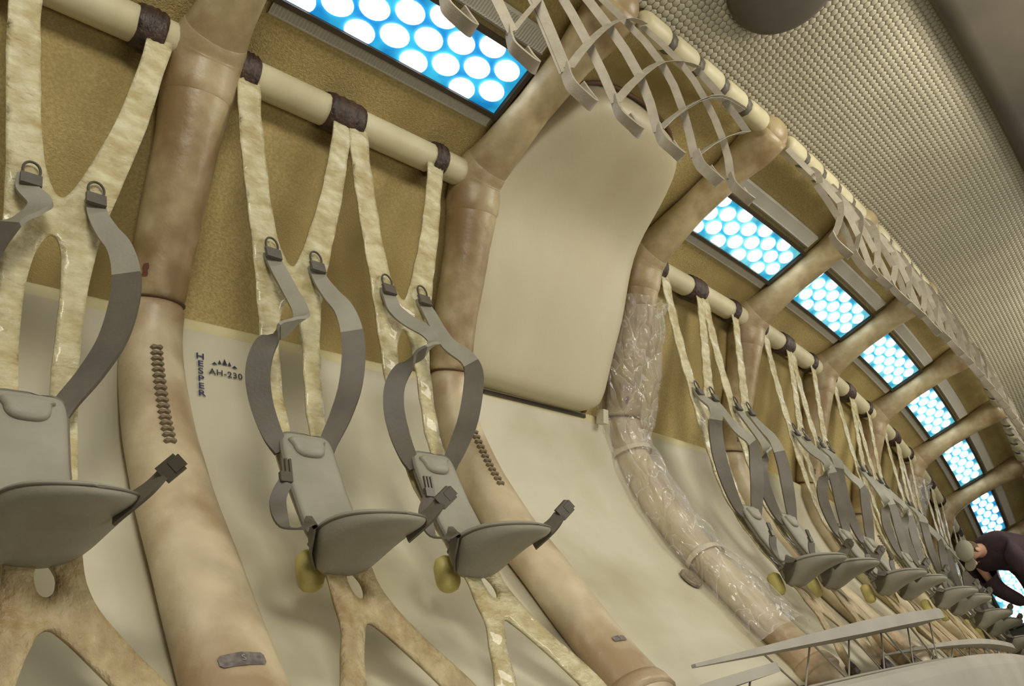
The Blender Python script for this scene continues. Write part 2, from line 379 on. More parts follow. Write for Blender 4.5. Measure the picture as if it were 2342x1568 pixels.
# ------------------------------------------------------------------ skylight windows
def window(b,idx,m2,full=True):
    n0,n1,u0,u1=b+.10,b+.92,-.325,-.615
    e=empty('window_%d'%idx);e.matrix_world=wmat(b+.5,-.47,.07);inv=e.matrix_world.inverted()
    def P_(n,u,o): return [inv@Vector(v) for v in wpts(n,u,o)]
    ns=np.linspace(n0,n1,12);B=MB()
    for (a0,a1,c0,c1) in((n0-.015,n1+.015,u0,u0+.022),(n0-.015,n1+.015,u1-.022,u1),(n0-.018,n0,u0,u1),(n1,n1+.018,u0,u1)):
        k=10 if abs(a1-a0)>.2 else 2;q=np.linspace(a0,a1,k)
        V=[]
        for x in q: V+=P_(np.full(4,x),np.array([c0,c0,c1,c1]),np.array([.085,.045,.045,.085]))
        F=[];
        for i in range(k-1):
            for t in range(4):
                F.append((i*4+t,i*4+(t+1)%4,(i+1)*4+(t+1)%4,(i+1)*4+t))
        F+=[(0,1,2,3),((k-1)*4+3,(k-1)*4+2,(k-1)*4+1,(k-1)*4)]
        B.add(V,F)
    mk('window_frame',B.v,B.f,M_frame,parent=e,smooth=False)
    B=MB();us=np.linspace(u0,u1,5);NN,UU=np.meshgrid(ns,us,indexing='ij');B.add(P_(NN.ravel(),UU.ravel(),np.full(NN.size,.068)),grid(None,12,5),0)
    pitch=(n1-n0)/4.15;rp=(u1-u0)/5
    for r in range(5):
        for c in range(5):
            cn=n0+pitch*(.32+c+(.5 if r%2 else 0));cu=u0+rp*(r+.5)
            if cn>n1-.05: continue
            rn=.069/S;ru=.049
            K=24
            ws=[2*math.pi*k/K for k in range(K)]
            un=np.array([cn]+[cn+rn*math.cos(w) for w in ws]);uu=np.array([cu]+[min(max(cu+ru*math.sin(w),u1+.003),u0-.003) for w in ws])
            B.add(P_(un,uu,np.full(K+1,.060)),[(0,1+k,1+(k+1)%K) for k in range(K)],1)
    mk('lit_pane',B.v,B.f,[m2,M_white],parent=e,mi=B.mi,smooth=False)
    tag(e,'blue lit skylight with staggered white round lights','window','blue lit skylights',kind='structure')
k=1
for b in range(-1,9):
    if b==1: continue
    window(b,k,M_blue if b in(-1,0,7) else M_teal);k+=1
def vent(b,ua,ub,idx):
    n0,n1=b+.11,b+.93;N=150;ns=np.linspace(n0,n1,N);us=np.array([ua,ua+(ub-ua)*.12,ua+(ub-ua)*.2,ua+(ub-ua)*.8,ua+(ub-ua)*.88,ub])
    NN,UU=np.meshgrid(ns,us,indexing='ij');OO=np.full(NN.shape,.082)
    rid=np.array([.006 if i%2 else .013 for i in range(N)])[:,None];OO[:,2:4]-=rid;OO[:,1]-=.012;OO[:,4]-=.012
    o=mk('pleated_vent',wpts(NN.ravel(),UU.ravel(),OO.ravel()),grid(None,N,6),M_vent,smooth=False,centre=True)
    tag(o,'grey pleated strip running beside a skylight','vent','grey pleated strips beside skylights')
for b in range(-1,9):
    if b==1: continue
    vent(b,-.24,-.32,0);vent(b,-.66,-.77,1)
# ------------------------------------------------------------------ upper handrail
for b in range(-1,9):
    e=empty('padded_handrail');e.matrix_world=fmat(b+.5,-1.04,.19);inv=e.matrix_world.inverted()
    np_=5;st=.83/np_
    for i in range(np_):
        a=b+.085+i*st;VF=along(a+.012,a+st-.012,-1.04,.19,.058,bev=.02,segs=14)
        mk('rail_pad',[inv@Vector(v) for v in VF[0]],VF[1],M_rail,parent=e)
        if i<np_-1:
            VF=along(a+st-.018,a+st+.018,-1.04,.19,.05,segs=10);mk('strap_tie',[inv@Vector(v) for v in VF[0]],VF[1],M_greyd,parent=e)
    tag(e,'handrail of ivory padded segments tied with grey straps','handrail','padded handrails along the ceiling edge')
# ------------------------------------------------------------------ honeycomb ceiling
pitch=.038;rows=int(1.0/(pitch*.866));cols=int((NMAX-(-.3))*S/pitch)
hx=[(math.cos(math.pi/6+k*math.pi/3),math.sin(math.pi/6+k*math.pi/3)) for k in range(6)]
NV=[];HV=[];VV=[];F=[];mi=[]
def hceil(v): return .27+.05*(-v-1.05)
cnt=0
for r in range(rows):
    for c in range(cols):
        x=-.3*S+(c+.5*(r%2))*pitch;v=-1.08-r*pitch*.866
        base=cnt
        for sc,dz in((.5,0),(.465,-.0025),(.30,-.006)):
            for a,b_ in hx:
                NV.append((x+a*pitch*sc*1.155)/S);VV.append(v+b_*pitch*sc*1.155);HV.append(hceil(v)+dz)
        NV.append(x/S);VV.append(v);HV.append(hceil(v)-.0072);cnt+=19
        for k2 in range(6):
            k3=(k2+1)%6
            F.append((base+k2,base+k3,base+6+k3,base+6+k2));mi.append(1)
            F.append((base+6+k2,base+6+k3,base+12+k3,base+12+k2));mi.append(0)
            F.append((base+12+k2,base+12+k3,base+18));mi.append(0)
V=pts(np.array(NV),np.array(VV),np.array(HV))
o=mk('ceiling',V,F,[M_hex,M_hexg],mi=mi,centre=True);tag(o,'honeycomb padded ceiling','ceiling',kind='structure')
ns=np.arange(NMIN,NMAX,.1);vs=np.array([-.95,-1.0,-1.1]);hs=np.array([.33,.34,.29])
NN,VV=np.meshgrid(ns,vs,indexing='ij');HH=np.broadcast_to(hs,NN.shape)
o=mk('trim_1',pts(NN.ravel(),VV.ravel(),HH.ravel()),grid(None,len(ns),3),M_mus,centre=True);tag(o,'edge strip','trim',kind='structure')
ns=np.arange(NMIN,NMAX,.1);prf=[(-2.03,.34),(-2.0,.27),(-2.02,.235),(-2.1,.22),(-2.6,.2),(-3.4,.1),(-4.2,-.2)]
NN,VV=np.meshgrid(ns,[q[0] for q in prf],indexing='ij');HH=np.broadcast_to([q[1] for q in prf],NN.shape)
o=mk('trim_2',pts(NN.ravel(),VV.ravel(),HH.ravel()),grid(None,len(ns),len(prf)),M_dark,centre=True);tag(o,'dark smooth ceiling panel','trim',kind='structure')
R0=.235;V=[];F=[]
prf=[(0,-.075),(.5,-.072),(.85,-.065),(.97,-.05),(1.0,-.03),(1.0,.0)]
for (a,z) in prf:
    for k_ in range(40):
        w=2*math.pi*k_/40;V.append(tuple(pts(1.44+a*R0*math.cos(w)*1.2/S,-1.56+a*R0*math.sin(w)*1.1,.27+z)[0]))
F=[(i*40+q,i*40+(q+1)%40,(i+1)*40+(q+1)%40,(i+1)*40+q) for i in range(5) for q in range(40)];F.append(tuple(range(40)))
o=mk('ceiling_dish',V,F,M_dark,centre=True);tag(o,'round dark brown ceiling fixture on the honeycomb padding','ceiling fixture')
# ------------------------------------------------------------------ cargo nets
def net(b,tops,bots,hb,slant=2,wdt=.034,face=(.75,-.8,0),hook_every=1,cont=False):
    C=len(tops)-1;rows=8
    e=empty('cargo_net');e.matrix_world=fmat((tops[0]+tops[-1])/2,-1.0,.1);inv=e.matrix_world.inverted()
    rnd=random.Random(b+20);B=MB()
    def Q(i,j):
        i0=int(min(max(math.floor(i),0),C-1));f=i-i0;t=j/rows
        tp=tops[i0]*(1-f)+tops[i0+1]*f;bt=bots[i0]*(1-f)+bots[i0+1]*f
        n=tp*(1-t)+bt*t;v=-1.05-.06*math.sin(t*3);hh=.13+(hb-.13)*t
        return inv@pt(n,v,hh)
    for s in(-1,1):
        for i in range(-slant,C+slant+1):
            path=[]
            for j in range(rows+1):
                ii=i+s*slant*j/rows
                # edges: strands outside the net fold back along its border
                if ii<0 or ii>C:
                    if cont: continue
                    ii=-ii if ii<0 else 2*C-ii
                    if ii<0 or ii>C: continue
                q=Q(ii,j);q.y+=s*.006+.006*math.sin(i*2.3+j);path.append(tuple(q))
            if len(path)<2 or (not cont and not 0<=i<=C): continue
            tw=.35*math.sin(i*1.9+s)
            B.add(*ribbon(path,[(face[0]+tw,face[1],0)]*len(path),wdt,.002,k=1))
    mk('net_webbing',B.v,B.f,M_net,parent=e,sharp=30)
    for i in range(0,C+(0 if cont else 1),hook_every):
        q=Q(i,rows);x,y,z=q;a=rnd.uniform(-.3,.3);k1=rnd.uniform(.85,1.2)
        path=[(x,y,z+.02),(x-.012,y,z-.04),(x-.024,y-.01,z-.09*k1),(x+.0,y-.02,z-.13*k1),(x+.035,y-.02,z-.14*k1),(x+.066,y-.01,z-.11*k1),(x+.066,y,z-.07),(x+.048,y,z-.04)]
        mk('strap_hook',*ribbon(path,(.4+a,1,0),.042,.007,k=6),M_net,parent=e,sharp=40)
    tag(e,'grey webbing cargo net hanging from the ceiling handrail','cargo net','grey webbing nets along the ceiling')
net(0,[-.6,-.42,-.24,-.06,.12],[-.7,-.54,-.38,-.22,-.05],-.74)
C=6
net(1,[.22+1.50*(i/C)**1.35 for i in range(C+1)],[.12+1.04*(i/C) for i in range(C+1)],-.76)
for b in range(2,8):
    net(b,[b+.08+i/5 for i in range(6)],[b-.04+i/5 for i in range(6)],-.60,wdt=.034,face=(.4,-1,0),cont=True)
# ------------------------------------------------------------------ hanging seats
SZ=np.array([-2.5,-2.4,-2.1,-1.9,-1.7,-1.4,-1.0,-.6,-.3,0,.1]);SV=np.array([-.14,-.12,-.03,.05,.12,.17,.14,.08,.02,-.05,-.07])
_z=np.arange(-2.5,.1,.02);_v=_sm(np.interp(_z,SZ,SV),8)
def sv(z): return float(np.interp(z,_z,_v))
seat=empty('hanging_seat')
outer=[(-.235,-.03),(-.218,-.3),(-.185,-.55),(-.160,-.75),(-.145,-.92),(-.135,-1.1),(-.130,-1.3),(-.125,-1.55),(-.10,-1.8),(-.088,-1.98),(-.09,-2.08),(-.102,-2.2),(-.152,-2.34),(-.192,-2.47),(-.112,-2.47),(-.076,-2.34),(-.042,-2.23),(-.008,-2.175),(.03,-2.20),(.10,-2.29),(.18,-2.39),(.245,-2.47),(.33,-2.47),(.252,-2.34),(.158,-2.215),(.092,-2.11),(.078,-1.98),(.085,-1.8),(.09,-1.55),(.092,-1.3),(.10,-1.1),(.125,-.9),(.165,-.72),(.225,-.45),(.262,-.2),(.285,-.03),(.205,-.03),(.178,-.2),(.13,-.45),(.075,-.64),(.03,-.77),(-.005,-.82),(-.04,-.77),(-.078,-.62),(-.108,-.4),(-.135,-.2),(-.155,-.03)]
hole=[(-.012,-.955),(.018,-1.02),(.026,-1.2),(.02,-1.5),(.005,-1.8),(-.01,-1.88),(-.03,-1.8),(-.053,-1.5),(-.066,-1.2),(-.05,-1.03)]
hole2=[(-.005,-2.0),(.018,-2.04),(.012,-2.085),(-.005,-2.10),(-.022,-2.085),(-.026,-2.04)]
def sub(o,k): return [tuple(q) for q in cr(o,k,True)]
loops=[sub(outer,5),sub(hole,6),sub(hole2,3)]
def inside(x,y):
    c=False
    for lp in loops:
        n=len(lp);j=n-1
        for i in range(n):
            xi,yi=lp[i];xj,yj=lp[j]
            if (yi>y)!=(yj>y) and x<(xj-xi)*(y-yi)/(yj-yi)+xi: c=not c
            j=i
    return c
vv=[];ee=[]
for lp in loops:
    b0=len(vv);m=len(lp);vv+=[Vector((float(a),float(c))) for a,c in lp];ee+=[(b0+i,b0+(i+1)%m) for i in range(m)]
bd=np.array([(v.x,v.y) for v in vv])
for zi in np.arange(-2.46,-.04,.02):
    for xi in np.arange(-.24,.34,.02):
        x=xi+random.uniform(-.004,.004)
        if inside(x,zi) and np.min(np.hypot(bd[:,0]-x,bd[:,1]-zi))>.011: vv.append(Vector((x,zi)))
r=geometry.delaunay_2d_cdt(vv,ee,[],0,1e-6)
rv=r[0];F=[f for f in r[2] if inside(sum(rv[i].x for i in f)/len(f),sum(rv[i].y for i in f)/len(f))]
V=[(p.x,sv(p.y)+.003*math.sin(p.y*40+p.x*20),p.y) for p in rv]
used=sorted({i for f in F for i in f});mp={q:i for i,q in enumerate(used)}
mi=[1 if sum(rv[i].y for i in f)/len(f)<-1.95+.03*math.sin(40*rv[f[0]].x) else 0 for f in F]
wb=mk('suspension_webbing',[V[i] for i in used],[[mp[i] for i in f] for f in F],[M_fib,M_leg],parent=seat,mi=mi)
sd=wb.modifiers.new('s','SOLIDIFY');sd.thickness=.009;sd.offset=0
wb['label']='pearly fibreglass suspension webbing forked at both ends'
for x in(-.148,.282): 
    part('foot_lashing',tube([(x-.01,sv(-2.45)-.0,-2.45),(x+.0,sv(-2.46),-2.47),(x+.01,sv(-2.48)-.01,-2.50)],[.04,.052,.045],12,asp=.5),M_wrap,wb)
# backrest
def fb(a,b,off): return (a,sv(b)-.05+off,b)
ob=[(a-.045,b-1.735) for a,b in sup(.092,.205,7,44)]
part('backrest',pillow(ob,fb,[(.1,.02),(.9,.018),(1,.008),(1,-.008),(.96,-.018),(.8,-.022),(.4,-.023),(.1,-.023)]),M_grey,seat)
bk=seat.children[-1]
rim=[fb(a,b,-.006) for a,b in ob];V,F=tube(rim+[rim[0]],.006,6,caps=False);mk('piping',V,F,M_pipe,parent=bk)
oh=[(-.05+a*(1 if b>0 else .85),-1.568+b*(.35 if b>0 else 1.35)) for a,b in sup(.064,.042,3,32)]
part('head_pad',pillow(oh,fb,[(1.05,-.016),(1,-.03),(.85,-.037),(.5,-.04),(.1,-.041)]),M_grey,bk)
# pan
def zt(y): return -1.890+.03*math.sin(min(1,max(0,-y/.3))*2.6)-.075*max(0,-y/.3)
def fp(a,b,o):
    a2=a+.02
    top=zt(b)-.24*abs(a2)**1.6;back=max(0,min(1,(b+.29)/.32));sd_=max(0,1-(abs(a2+.03)/.19)**2.2)
    bot=top-.034-.110*(back**1.35)*(.30+.70*sd_)-.02*sd_
    return (a,b,bot+(top-bot)*(o+1)/2)
op=[(-.125,-.0),(-.11,.03),(-.08,.045),(0,.05),(.06,.045),(.10,.025),(.125,-.03),(.138,-.10),(.134,-.17),(.105,-.235),(.06,-.268),(0,-.278),(-.06,-.265),(-.105,-.23),(-.135,-.17),(-.145,-.09)]
op=[tuple(q) for q in cr(op,4,True)]
part('seat_pan',pillow(op,fp,[(.1,1),(.5,1),(.9,.97),(.98,.85),(1,.65),(1,.45),(.99,.2),(.965,-.05),(.925,-.28),(.86,-.5),(.76,-.7),(.62,-.85),(.45,-.95),(.25,-.99),(.1,-1)],centre=(-.02,-.115)),M_grey,seat)
pn=seat.children[-1]
rim=[fp(a,b,.62) for a,b in op];V,F=tube(rim+[rim[0]],.0038,6,caps=False);mk('piping',V,F,M_pipe,parent=pn)
part('life_vest_pouch',pillow(sup(.04,.062,3,26,-.078,-1.975),lambda a,b,o:(a,.09+o,b),[(.3,.03),(.8,.027),(.97,.012),(.97,-.012),(.8,-.027),(.3,-.03)]),M_yel,seat)
def strap(path,wd,w,name,half_=.42,parent=None):
    V,F=ribbon(path,wd,w,.013,k=8);n=len(V)//4;mi=[]
    half=n*half_
    for i in range(n-1): mi+=[0 if i<half else 1]*4
    mi+=[0,1];o=mk(name,V,F,[M_grey,M_greyd],mi=mi,parent=parent or seat,sharp=45);return o
L1=[(-.092,.10,-.80),(-.08,.08,-.88),(-.055,.06,-.98),(-.032,.045,-1.07),(-.05,.03,-1.125),(-.095,.025,-1.165),(-.15,.04,-1.205),(-.182,.06,-1.26),(-.195,.08,-1.34),(-.185,.09,-1.44),(-.155,.095,-1.54),(-.13,.09,-1.60)]
w1=[(1,-.1,.1),(1,-.3,.1),(.9,-.4,.3),(.8,-.5,.4),(.6,-.6,.5),(.5,-.5,.6),(.6,-.5,.5),(.8,-.6,.2),(.8,-.6,0),(.8,-.55,0),(.9,-.4,0),(1,-.2,0)]
s1=strap(L1,w1,[.056,.056,.054,.054,.056,.06,.066,.074,.076,.070,.06,.05],'shoulder_strap',.5)
L2=[(.088,.1,-.80),(.098,.08,-.88),(.12,.06,-.95),(.15,.045,-1.01),(.17,.045,-1.09),(.172,.055,-1.19),(.15,.075,-1.32),(.10,.085,-1.44),(.045,.09,-1.54),(.02,.09,-1.60)]
w2=[(1,-.1,.1),(.9,-.3,.3),(.8,-.4,.5),(.8,-.5,.3),(.82,-.57,.1),(.82,-.57,.0),(.8,-.6,-.1),(.8,-.55,-.1),(.9,-.4,0),(1,-.2,0)]
s2=strap(L2,w2,[.054,.058,.064,.070,.078,.082,.080,.072,.06,.05],'shoulder_strap',.45)
for s_,x,z in((s1,-.095,-.785),(s2,.086,-.785)):
    ring=[(x+.024*math.cos(w),sv(z)-.028,z+.012+.034*math.sin(w)) for w in np.linspace(0,2*math.pi,21)]
    mk('steel_ring',*tube(ring,.004,6,ref=(0,1,0),caps=False),M_buckle,parent=s_)
    mk('buckle_patch',*ribbon([(x,sv(z)-.03,z-.008),(x,sv(z)-.037,z-.055)],(1,0,0),.058,.012,k=1),M_greyd,parent=s_,smooth=False)
LB=[(-.10,.03,-1.97),(-.14,-.02,-1.95),(-.155,-.07,-1.90),(-.185,-.06,-1.915),(-.225,-.04,-1.90),(-.238,-.04,-1.83),(-.215,-.05,-1.775)]
b1=mk('lap_belt',*ribbon(LB,[(.3,.4,1),(.3,.5,1),(.3,.6,.8),(.5,.7,.4),(.8,.3,.1),(.9,-.3,0),(.9,-.4,0)],[.06,.06,.06,.055,.05,.045,.04],.006,k=6),M_greyd,parent=seat,sharp=45)
B=MB()
B.add(*box((-.212,-.05,-1.76),(.037,.014,.03)))
for dx in(-.013,0,.013): B.add(*box((-.208+dx,-.05,-1.727),(.007,.009,.05)))
mk('buckle_prongs',B.v,B.f,M_buckle,parent=b1,smooth=False)
LC=[(.085,-.16,-1.955),(.11,-.20,-1.94),(.135,-.23,-1.92),(.155,-.25,-1.895)]
b2=mk('lap_belt',*ribbon(LC,(.1,.5,.9),[.075,.06,.05,.044],.008,k=5),M_greyd,parent=seat,sharp=45)
R=Matrix.Rotation(-.75,3,'Y')@Matrix.Rotation(-.6,3,'Z')
B=MB();B.add(*box((.170,-.262,-1.883),(.05,.02,.045),R));B.add(*box((.181,-.271,-1.873),(.03,.026,.03),R))
mk('buckle',B.v,B.f,M_buckle,parent=b2,smooth=False)
tag(seat,'grey vinyl jump seat hung on pearly fibreglass webbing with open harness','seat','grey jump seats hanging along the hull')
seat.matrix_world=fmat(-.3)
# alternative folds of the shoulder straps
def strap_mesh(path,wd,w,half_):
    V,F=ribbon(path,wd,w,.013,k=8);nn=len(V)//4
    me=bpy.data.meshes.new('shoulder_strap_fold');me.from_pydata([tuple(v) for v in V],[],F);me.polygons.foreach_set('use_smooth',[True]*len(me.polygons))
    me.materials.append(M_grey);me.materials.append(M_greyd);me.polygons.foreach_set('material_index',[0 if i//4<nn*half_ else 1 for i in range(len(F)-2)]+[0,1]);me.update();me.set_sharp_from_angle(angle=math.radians(45));return me
L1b=[(-.10,.10,-.78),(-.10,.08,-.85),(-.07,.05,-.92),(-.10,.03,-.99),(-.155,.035,-1.06),(-.19,.05,-1.16),(-.20,.07,-1.28),(-.19,.085,-1.42),(-.16,.095,-1.54),(-.13,.09,-1.60)]
w1b=[(1,-.1,.1),(1,-.3,.1),(.9,-.4,.2),(.8,-.5,.4),(.8,-.5,.4),(.8,-.6,.1),(.8,-.6,0),(.8,-.55,0),(.9,-.4,0),(1,-.2,0)]
fold_b=strap_mesh(L1b,w1b,[.056,.06,.064,.07,.076,.08,.08,.074,.062,.05],.4)
L1c=[(-.092,.10,-.80),(-.095,.08,-.87),(-.10,.06,-.93),(-.06,.04,-.985),(.0,.02,-1.03),(.02,.01,-1.08),(-.03,.01,-1.13),(-.11,.03,-1.19),(-.165,.06,-1.27),(-.18,.08,-1.36),(-.17,.09,-1.46),(-.145,.095,-1.55),(-.13,.09,-1.60)]
w1c=[(1,-.1,.1),(1,-.2,.1),(.9,-.4,.2),(.5,-.5,.7),(.5,-.5,.7),(.7,-.5,.4),(.5,-.5,.6),(.6,-.5,.5),(.8,-.6,.1),(.8,-.6,0),(.8,-.55,0),(.9,-.4,0),(1,-.2,0)]
fold_c=strap_mesh(L1c,w1c,[.056,.058,.056,.05,.048,.05,.054,.062,.072,.074,.07,.06,.05],.5)
L2c=[(.088,.1,-.80),(.10,.08,-.88),(.11,.06,-.97),(.13,.04,-1.05),(.19,.02,-1.11),(.215,.025,-1.17),(.20,.05,-1.27),(.16,.07,-1.38),(.10,.085,-1.48),(.05,.09,-1.55),(.02,.09,-1.60)]
w2c=[(1,-.1,.1),(.9,-.3,.2),(.9,-.4,.2),(.7,-.4,.6),(.6,-.4,.7),(.8,-.5,.2),(.82,-.57,0),(.8,-.6,-.1),(.8,-.55,-.1),(.9,-.4,0),(1,-.2,0)]
fold_d=strap_mesh(L2c,w2c,[.054,.056,.058,.062,.068,.076,.08,.078,.07,.06,.05],.42)
m1,m2_=s1.data,s2.data
for qi,c in enumerate([.25,.61]+[b+q for b in range(2,8) for q in(.27,.62)]):
    cp=copy_tree(seat,fmat(c))
    if c==.61:
        for ch in cp.children:
            if ch.name.startswith('suspension_webbing'):
                ch.data=ch.data.copy();ch.data.materials[1]=M_fib
        cp['label']='grey vinyl jump seat on webbing with pearly wrinkled lower straps'
    for ch in cp.children:
        if ch.data==m1:
            if c==.61 or qi%3==1: ch.data=fold_c
            elif qi%3==2: ch.data=fold_b
        elif ch.data==m2_ and (c==.61 or qi%3==2): ch.data=fold_d
s1.data=fold_b
# ------------------------------------------------------------------ lettering on shell
def on_shell(n0,u0,x,y,lift=.003):
    u=u0-y;return wpts(n0+x/S,u,shell_off(u)-lift-.004)[0]
e=empty('hull_marking',wmat(.22,1.15,.02));ei=e.matrix_world.inverted()
def text(body,n,u,size,m,name,vert=False,step=.031,wx=1.15,bold=.0006):
    B=MB();rows=body if vert else [body]
    for i,s_ in enumerate(rows):
        cu=bpy.data.curves.new('t','FONT');cu.body=s_;cu.size=size;cu.align_x='CENTER';cu.align_y='CENTER';cu.space_character=1.12;cu.offset=bold
        t=bpy.data.objects.new('t',cu);COL.objects.link(t);dg=bpy.context.evaluated_depsgraph_get();me=bpy.data.meshes.new_from_object(t.evaluated_get(dg));bpy.data.objects.remove(t)
        vs=[ei@Vector(on_shell(n,u,v.co.x*wx,v.co.y-(i*step if vert else 0))) for v in me.vertices];B.add(vs,[tuple(p.vertices) for p in me.polygons])
    return mk(name,B.v,B.f,m,smooth=False,parent=e)
text('AH-230',.205,1.18,.034,M_ink2,'number_lettering',wx=1.1);text('HESPER',.135,1.125,.034,M_ink,'name_lettering',True,wx=1.35)
B=MB()
for a in((-.050,-.012,-.028,-.003),(-.026,-.006,-.012,.010),(-.009,-.006,.011,.018),(.013,-.006,.027,.010),(.029,-.012,.052,-.003)):
    x0,y0,x1,y1=a;xm=(x0+x1)/2;B.add([ei@Vector(on_shell(.202,1.135,*q)) for q in((x0,y0),(x1,y0),(xm,y1+.002))],[(0,1,2)])
mk('mountain_emblem',B.v,B.f,M_ink3,smooth=False,parent=e)
tag(e,'stencilled dark lettering and mountain emblem on cream shell','marking')
prf=[(1.0,.0),(1.0,.012),(.85,.018),(.8,.01),(.4,.022),(.05,.026)];V=[];
for a,z in prf:
    for q in range(28):
        w=2*math.pi*q/28;V.append((.06*a*math.cos(w),.06*a*math.sin(w),z))
F=[(i*28+q,i*28+(q+1)%28,(i+1)*28+(q+1)%28,(i+1)*28+q) for i in range(5) for q in range(28)];F.append(tuple(5*28+q for q in range(28)))
o=mk('round_light_cover',V,F,mat('smoky_cover',(120,108,92),(150,138,118),30,.25),mat=wmat(1.84,2.05,.055));tag(o,'small round smoky cover set in cream shell','light cover')
# ------------------------------------------------------------------ platform, floor and trusses
def hplat(n): return np.interp(n,[-2,.8,1.2,4.5,9],[-2.74,-2.68,-2.56,-2.44,-2.44])
ns=np.arange(NMIN,NMAX,.1);prf=[(.35,0),(-.33,-.0),(-.35,-.02),(-.36,-.07),(-.36,-1.6)]
NN,VV=np.meshgrid(ns,[q[0] for q in prf],indexing='ij');HH=np.broadcast_to([q[1] for q in prf],NN.shape)+hplat(NN)
o=mk('floor',pts(NN.ravel(),VV.ravel(),HH.ravel()),grid(None,len(ns),len(prf)),M_gfloor,centre=True,smooth=False);tag(o,'pale grey raised platform edge','floor',kind='structure')
o=mk('floor_ground',[(-8,-8,0),(22,-8,0),(22,9,0),(-8,9,0)],[(0,1,2,3)],mat('ground',(120,112,98),(130,122,108),2,.7),smooth=False);tag(o,'dull grey ground','floor',kind='structure')
def truss(n0,n1,h0,h1,v,wd,label,th=.05):
    e=empty('truss_walkway');e.matrix_world=fmat((n0+n1)/2,v,(h0+h1)/2);inv=e.matrix_world.inverted();k=24
    ns=np.linspace(n0,n1,k);V=[];F=[]
    for i,n in enumerate(ns):
        f=i/(k-1);hh=h0+(h1-h0)*f;q=min(1,.12+f*1.6,.35+(1-f)*9);t2=th*min(1,.2+f*1.6,.4+(1-f)*9)
        for a,b in((-wd/2*q,0),(-wd/2*q*.96,t2),(wd/2*q,t2),(wd/2*q,0)): V.append(inv@pt(n,v+a,hh-t2*.5+b))
    for i in range(k-1):
        for t in range(4): F.append((i*4+t,i*4+(t+1)%4,(i+1)*4+(t+1)%4,(i+1)*4+t))
    F+=[(0,1,2,3),tuple((k-1)*4+t for t in(3,2,1,0))]
    mk('deck_plank',V,F,M_plank,parent=e,sharp=40)
    B=MB();m=max(2,int((n1-n0)*2.6))
    f=lambda n:h0+(h1-h0)*(n-n0)/(n1-n0)
    for i in range(m):
        a=n0+.4+(n1-n0-.45)*i/m;c=n0+.4+(n1-n0-.45)*(i+.5)/m;d=n0+.4+(n1-n0-.45)*(i+1)/m
        for p,q in(((a,f(a)),(c,float(hplat(c)))),((c,float(hplat(c))),(d,f(d)))):
            B.add(*tube([inv@pt(p[0],v+wd*.3,p[1]),inv@pt(q[0],v+wd*.3,q[1])],.0042,6))
    q=np.linspace(n0+.3,n1,14);B.add(*tube([inv@pt(x,v+wd*.3,float(hplat(x))+.012) for x in q],.007,6))
    mk('truss_rods',B.v,B.f,M_steel,parent=e)
    tag(e,label,'walkway truss','grey truss walkways on the platform')
truss(1.0,3.05,-2.42,-2.255,-.3,.15,'pale grey plank on thin zigzag steel truss rods',.055)
truss(2.4,5.0,-2.43,-2.29,-.18,.10,'pale grey plank on thin zigzag steel truss rods',.035)
truss(.62,1.35,-2.54,-2.46,-.3,.16,'short pale grey plank on steel rods',.035)
# ------------------------------------------------------------------ far end wall with lit panel
e0=fmat(8.8)
V,F=box((0,-1.0,-1.2),(.05,4,4));o=mk('wall_end',[e0@Vector(v) for v in V],F,M_dark,smooth=False,centre=True);tag(o,'end wall','wall',kind='structure')
e=empty('window_10',fmat(8.75,-.42,-.12))
B=MB();B.add([(0,y,z) for y,z in((-.3,-.34),(.3,-.34),(.3,.34),(-.3,.34))],[(0,1,2,3)],0)
for r_i in range(7):
    for c_i in range(5):
        y=-.24+c_i*.12+(.06 if r_i%2 else 0);z=-.28+r_i*.093
        if y>.26: continue
        B.add([(-.01,y,z)]+[(-.01,y+.052*math.cos(2*math.pi*q/20),z+.052*math.sin(2*math.pi*q/20)) for q in range(20)],[(0,1+q,1+(q+1)%20) for q in range(20)],1)
mk('lit_pane',B.v,B.f,[M_teal,M_white],parent=e,mi=B.mi,smooth=False)
B=MB()
for c,d in(((0,0,.355),(.04,.66,.03)),((0,0,-.355),(.04,.66,.03)),((0,.315,0),(.04,.03,.68)),((0,-.315,0),(.04,.03,.68))): B.add(*box(c,d))
mk('window_frame',B.v,B.f,M_frame,parent=e,smooth=False)
tag(e,'blue lit end panel with white round lights','window',kind='structure')
